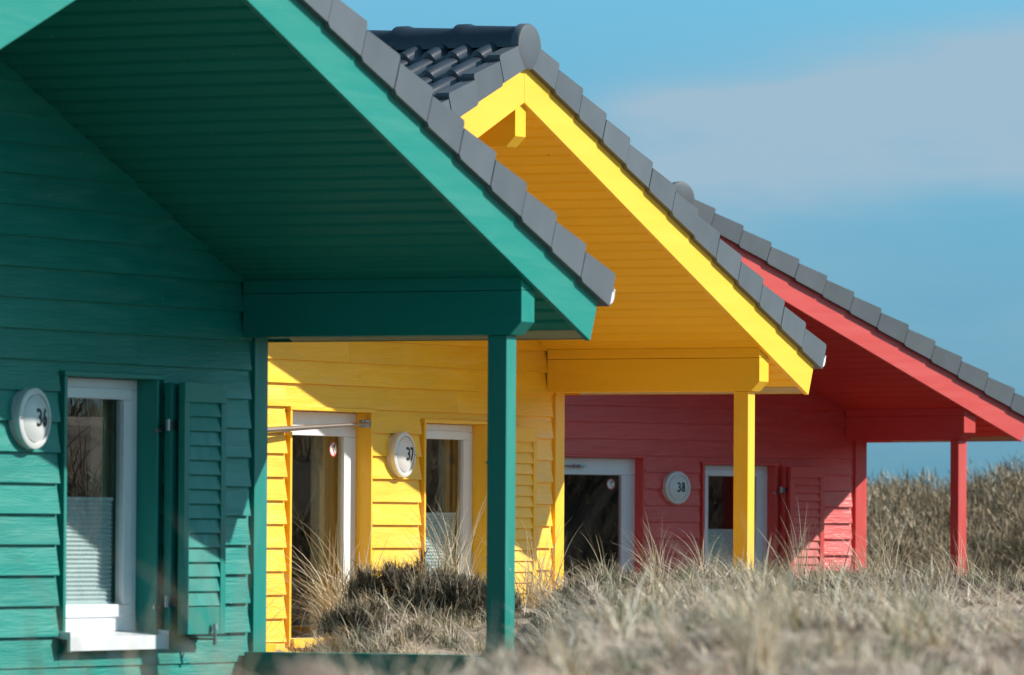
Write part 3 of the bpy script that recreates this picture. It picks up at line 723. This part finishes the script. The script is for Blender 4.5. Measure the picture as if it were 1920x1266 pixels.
HOUSES = [(ray(447.96, 632.77, 47.1248), R(62.58)), (ray(1020.18, 735.6, 62.8), R(62.2)), (ray(1582.02, 827.02, 85.69), R(39.37))]
def free(x, y):
    ok = np.ones(len(x), bool)
    for p, a in HOUSES:
        dx, dy = x - p.x, y - p.y; lx = dx * math.cos(a) + dy * math.sin(a); ly = dx * math.sin(a) - dy * math.cos(a)
        ok &= ~((lx > -10.2) & (lx < .55) & (ly > -8.6) & (ly < .12))
    return ok
def onground(x, y): return np.stack([x, y, hgt(x, y) + CZ - .015], -1)
def wedge(n, y0, y1, s0, s1, seed):
    r = np.random.default_rng(seed); y = np.sqrt(r.uniform(y0 ** 2, y1 ** 2, n)); x = r.uniform(s0, s1, n) * y; return x, y
def tufts(n, per, y0, y1, s0, s1, spread, L, Wd, lean, curl, seed, mask=None, seg=5):
    r = np.random.default_rng(seed); x, y = wedge(n, y0, y1, s0, s1, seed + 1)
    if mask is not None: k = mask(x, y); x, y = x[k], y[k]
    n = len(x); sz = r.uniform(.55, 1.15, n); cnt = (per * sz * r.uniform(.6, 1.3, n)).astype(int) + 3
    idx = np.repeat(np.arange(n), cnt); m_ = len(idx)
    px = x[idx] + r.normal(0, spread, m_) * sz[idx]; py = y[idx] + r.normal(0, spread, m_) * sz[idx]
    k = free(px, py); px, py, idx = px[k], py[k], idx[k]
    P = onground(px, py); V, Q_ = blades(P, 1.0, Wd, lean, curl, seg, seed + 2)
    V = V.reshape(len(P), -1, 3); base = P[:, None, :]; V = base + (V - base) * np.array([1, 1, 1]) * (L * sz[idx])[:, None, None] if L != 1 else V
    # keep the blade width free of the length scaling
    c = V.reshape(len(P), -1, 2, 3); mid = c.mean(2, keepdims=True); c = mid + (c - mid) / (L * sz[idx])[:, None, None, None]
    return c.reshape(-1, 3), Q_
def stuff(name, parts, m, label, cat):
    V, Q_ = merge(parts); o = np_mesh(name, V, Q_, m, False); o['kind'] = 'stuff'; o['label'] = label; o['category'] = cat; return o
# near dune, far out of focus
vis = lambda x, y: np.ones(len(x), bool)
patch = lambda k, th: (lambda x, y: vn(x * k + 5, y * k * .8 + 7) > th)
stuff('dune_grass', [
    tufts(130, 20, 15.5, 25, -.04, .095, .06, .17, .010, .85, 1.2, 21, mask=patch(1.9, .0)),
    tufts(300, 11, 24, 49, .003, .095, .06, .22, .012, .85, 1.5, 22, mask=patch(1.2, .06)),
    tufts(70, 24, 24, 49, .003, .095, .035, .40, .013, .5, 1.6, 29),
    tufts(80, 18, 49, 58, -.005, .115, .06, .30, .011, .7, 1.5, 41),
    tufts(90, 30, 47.5, 54, -.030, .0, .06, .30, .010, .7, 1.3, 49),
    tufts(36, 30, 50, 59, -.040, -.002, .05, .26, .0075, .6, 1.2, 43),
    tufts(260, 14, 16, 49, .095, .20, .06, .24, .012, .8, 1.4, 91),
    tufts(90, 18, 49, 60, .115, .22, .06, .30, .011, .7, 1.3, 92),
    tufts(160, 26, 62, 100, -.03, .14, .06, .35, .009, .5, 1.0, 46),
], GM, 'dry straw coloured marram grass all over the dune along the bottom', 'grass')
GREEN = grass_mat('young_blades', [(0, (.05, .075, .03)), (.5, (.15, .19, .09)), (1, (.34, .36, .22))])
stuff('green_grass', [
    tufts(8, 60, 16, 24, -.05, .095, .05, .18, .0075, .45, 1.0, 23),
    tufts(40, 50, 24, 49, .003, .095, .06, .20, .0085, .5, 1.0, 28),
    tufts(60, 60, 49, 58, -.02, .115, .07, .26, .0085, .5, 1.0, 24),
], GREEN, 'greener young grass clumps scattered between the dry tufts', 'grass')
stuff('shade_clumps', [  # dark coloured blades stand in for the shade between the tufts
    tufts(160, 60, 15.5, 24, -.05, .095, .07, .08, .009, .9, .6, 25, mask=patch(1.3, .08), seg=3),
    tufts(480, 80, 24, 49, .003, .095, .09, .10, .014, 1.0, .6, 35, mask=patch(.9, .10), seg=3),
    tufts(520, 120, 48.0, 58, -.03, .115, .09, .13, .013, .9, .6, 26, mask=patch(1.1, -.12), seg=3),
], DM, 'dark low clumps standing in for shaded gaps between the dry grass', 'dark clumps')
stuff('grass_litter', [
    tufts(900, 9, 15, 25, -.05, .1, .12, .18, .012, 1.3, .5, 31, mask=patch(2.3, -.06), seg=3),
    tufts(1700, 7, 24, 49, .001, .1, .14, .30, .011, 1.3, .5, 33, mask=patch(1.5, -.05), seg=4),
    tufts(1300, 7, 18, 58, .10, .20, .14, .30, .012, 1.3, .5, 93, mask=patch(1.5, -.05), seg=3),
    tufts(1100, 9, 48.0, 59, -.03, .11, .14, .34, .013, 1.2, .6, 51, mask=patch(1.6, -.10), seg=4),
], LM, 'pale tangle of dead straw stems lying on the dune', 'dry litter')
# bank behind the red house and on the right
def mounds(n, per, y0, y1, s0, s1, r0, r1, seed):
    """bushes as domes of short twigs and leaves pointing outwards every way"""
    r = np.random.default_rng(seed); x, y = wedge(n, y0, y1, s0, s1, seed + 1); rad = r.uniform(r0, r1, n)
    idx = np.repeat(np.arange(n), (per * rad ** 2).astype(int)); m_ = len(idx)
    th = r.uniform(0, 2 * np.pi, m_); ph = np.arccos(r.uniform(0, 1, m_)); R_ = rad[idx] * (r.uniform(.45, 1, m_) ** .35) * (1 + .5 * vn(th * 1.9 + idx * 3.1, ph * 2.6))
    px = x[idx] + R_ * np.sin(ph) * np.cos(th); py = y[idx] + R_ * np.sin(ph) * np.sin(th)
    P = onground(px, py); P[:, 2] = hgt(x, y)[idx] + CZ + R_ * np.cos(ph) * 1.15
    return blades(P, .20, .020, .75, .5, 3, seed + 2)
stuff('bank_scrub', [
    mounds(170, 1700, 103, 124, .046, .12, .55, 1.2, 61),
    mounds(110, 1200, 103, 126, .12, .19, .55, 1.2, 66),
    tufts(330, 34, 103, 124, .045, .12, .14, 1.25, .016, .3, .9, 64, seg=4),
], BM_, 'blurred brown and green scrub on the bank behind the red house', 'scrub')
def rb(n, per, seed, L):
    r = np.random.default_rng(seed)
    def f(x, y): return (x > 11.5) & (x < 34)
    return tufts(n, per, 46, 96, .14, .62, .22, L, .022, .4, .9, seed, mask=f, seg=4)
stuff('bank_grass', [rb(2600, 26, 71, .75)], BM_, 'sunlit dry grass on the bank mirrored in the window panes', 'grass')

def tuft(u, v, d, n, L, Wd, lean, curl, label, seed, m=None, spread=.035, wind=(-.3, 0), name='grass_tuft', cat='grass tuft', squash=1.0):
    p = ray(u, v, d); r = np.random.default_rng(seed)
    z = float(hgt(p.x, p.y)) + CZ
    P = np.stack([r.normal(0, spread, n), r.normal(0, spread, n), np.full(n, -.02)], -1)
    V, Q_ = blades(P, L, Wd, lean, curl, 9, seed, wind)
    o = np_mesh(name, V, Q_, m or GM, False); o.location = (p.x, p.y, z); o['label'] = label; o['category'] = cat
    if cat == 'grass tuft': o['group'] = 'marram grass tufts on the dunes'
    return o
tuft(650, 1170, 54.5, 230, 1.05, .011, .40, 1.7, 'big arching grass tuft in front of the glass door of the yellow house', 101, wind=(-.55, 0), spread=.07)
tuft(850, 1100, 53.2, 120, .98, .009, .25, 1.0, 'upright grass tuft before the window of the yellow house, left of the green post', 102, spread=.06)
tuft(1010, 1090, 55.5, 110, .85, .009, .38, 1.1, 'grass tuft at the right corner of the yellow house', 103, spread=.06)
tuft(1140, 1110, 54, 26, .62, .007, .6, 1.3, 'sparse arching tuft before the door of the red house', 104)
tuft(1235, 1085, 54, 60, .62, .007, .25, .8, 'short upright tuft below the number 38', 105)
tuft(1320, 1090, 54, 46, .55, .007, .4, 1.2, 'small curved tuft before the window of the red house', 106)
tuft(1500, 1100, 53, 34, .66, .007, .2, .5, 'thin tuft of straight stalks before the red shutter', 107)
tuft(1650, 1095, 55, 70, .70, .007, .35, 1.2, 'full grass tuft at the corner post of the red house', 108, spread=.06)
tuft(1800, 1100, 55, 60, .62, .007, .4, 1.3, 'grass tuft at the foot of the free red post', 109, spread=.06)
tuft(1425, 1205, 24, 80, .60, .011, .22, .9, 'tall blurred tuft in front of the yellow post', 110, wind=(-.2, 0))
tuft(1060, 1180, 24, 34, .34, .009, .35, .9, 'blurred tuft right of the green post', 111)
tuft(240, 1330, 14.5, 26, .58, .009, .75, 1.1, 'very blurred arching tuft below the window of the green house', 112, wind=(.25, 0))
tuft(60, 1310, 14.5, 34, .52, .009, .5, 1.2, 'very blurred tuft in the lower left corner', 113)
tuft(430, 1310, 15, 18, .55, .009, .75, 1.1, 'very blurred tuft below the corner trim of the green house', 118)
tuft(730, 1270, 19, 70, .48, .008, .5, 1.2, 'blurred tuft below the dark dwarf shrub', 114)
tuft(800, 1262, 18.5, 60, .34, .009, .55, 1.2, 'blurred low tuft between the two shrubs at the bottom', 119)
tuft(620, 1275, 18, 56, .44, .009, .55, 1.2, 'blurred tuft below the glass door of the yellow house', 120)
tuft(900, 1265, 19, 60, .42, .008, .45, 1.2, 'blurred tuft at the foot of the green post', 115)
tuft(1700, 1190, 28, 50, .34, .009, .5, 1.2, 'blurred tuft low before the red corner post', 116)
tuft(1560, 1200, 26, 44, .26, .009, .6, 1.2, 'blurred low tuft before the red shutter', 117)
# dark dwarf shrub
def shrub(u, v, d, rx, rz, n, label, seed):
    r = np.random.default_rng(seed); p = ray(u, v, d); z = float(hgt(p.x, p.y)) + CZ
    th = r.uniform(0, 2 * np.pi, n); rr = np.sqrt(r.random(n)); x = rx * rr * np.cos(th); y = rx * .7 * rr * np.sin(th)
    top = rz * np.sqrt(np.clip(1 - (x / rx) ** 2 - (y / rx / .7) ** 2, 0, 1)) * (1 + .9 * vn(x * 5 + 20, y * 5 + seed) + .5 * vn(x * 13 + 20, y * 13)); zz = top * r.uniform(.15, 1, n) ** .5
    kk = vn(x * 9 + 3, y * 9 + 1) + .6 * vn(x * 22, y * 22) > -.16; x, y, zz = x[kk], y[kk], zz[kk]; n = len(x); P = np.stack([x, y, zz - .03], -1)
    V, Q_ = blades(P, .13, .009, 1.0, .6, 3, seed, (0, 0))
    # woody stems under the twigs
    P2 = np.stack([r.normal(0, rx * .4, 60), r.normal(0, rx * .25, 60), np.full(60, -.03)], -1)
    V2, Q2 = blades(P2, rz * 1.1, .014, .6, .4, 4, seed + 1, (0, 0))
    o = np_mesh('dwarf_shrub', V2, Q2, DM, False); o.location = (p.x, p.y, z); o['label'] = label; o['category'] = 'shrub'
    c = np_mesh('twigs', V, Q_, DM, False); c.parent = o
    k = r.choice(n, n // 14); V3, Q3 = blades(P[k], .26, .009, .7, 1.0, 5, seed + 3, (-.2, 0))
    c = np_mesh('dry_stalks', V3, Q3, GM, False); c.parent = o
    return o
shrub(760, 1150, 52.5, .48, .34, 9000, 'dark dwarf shrub before the yellow wall between door and window', 201)
shrub(870, 1140, 52.0, .45, .30, 8000, 'dark dwarf shrub right against the green post', 202)
shrub(680, 1190, 51.5, .35, .22, 5000, 'low dark shrub in front of the yellow door', 203)
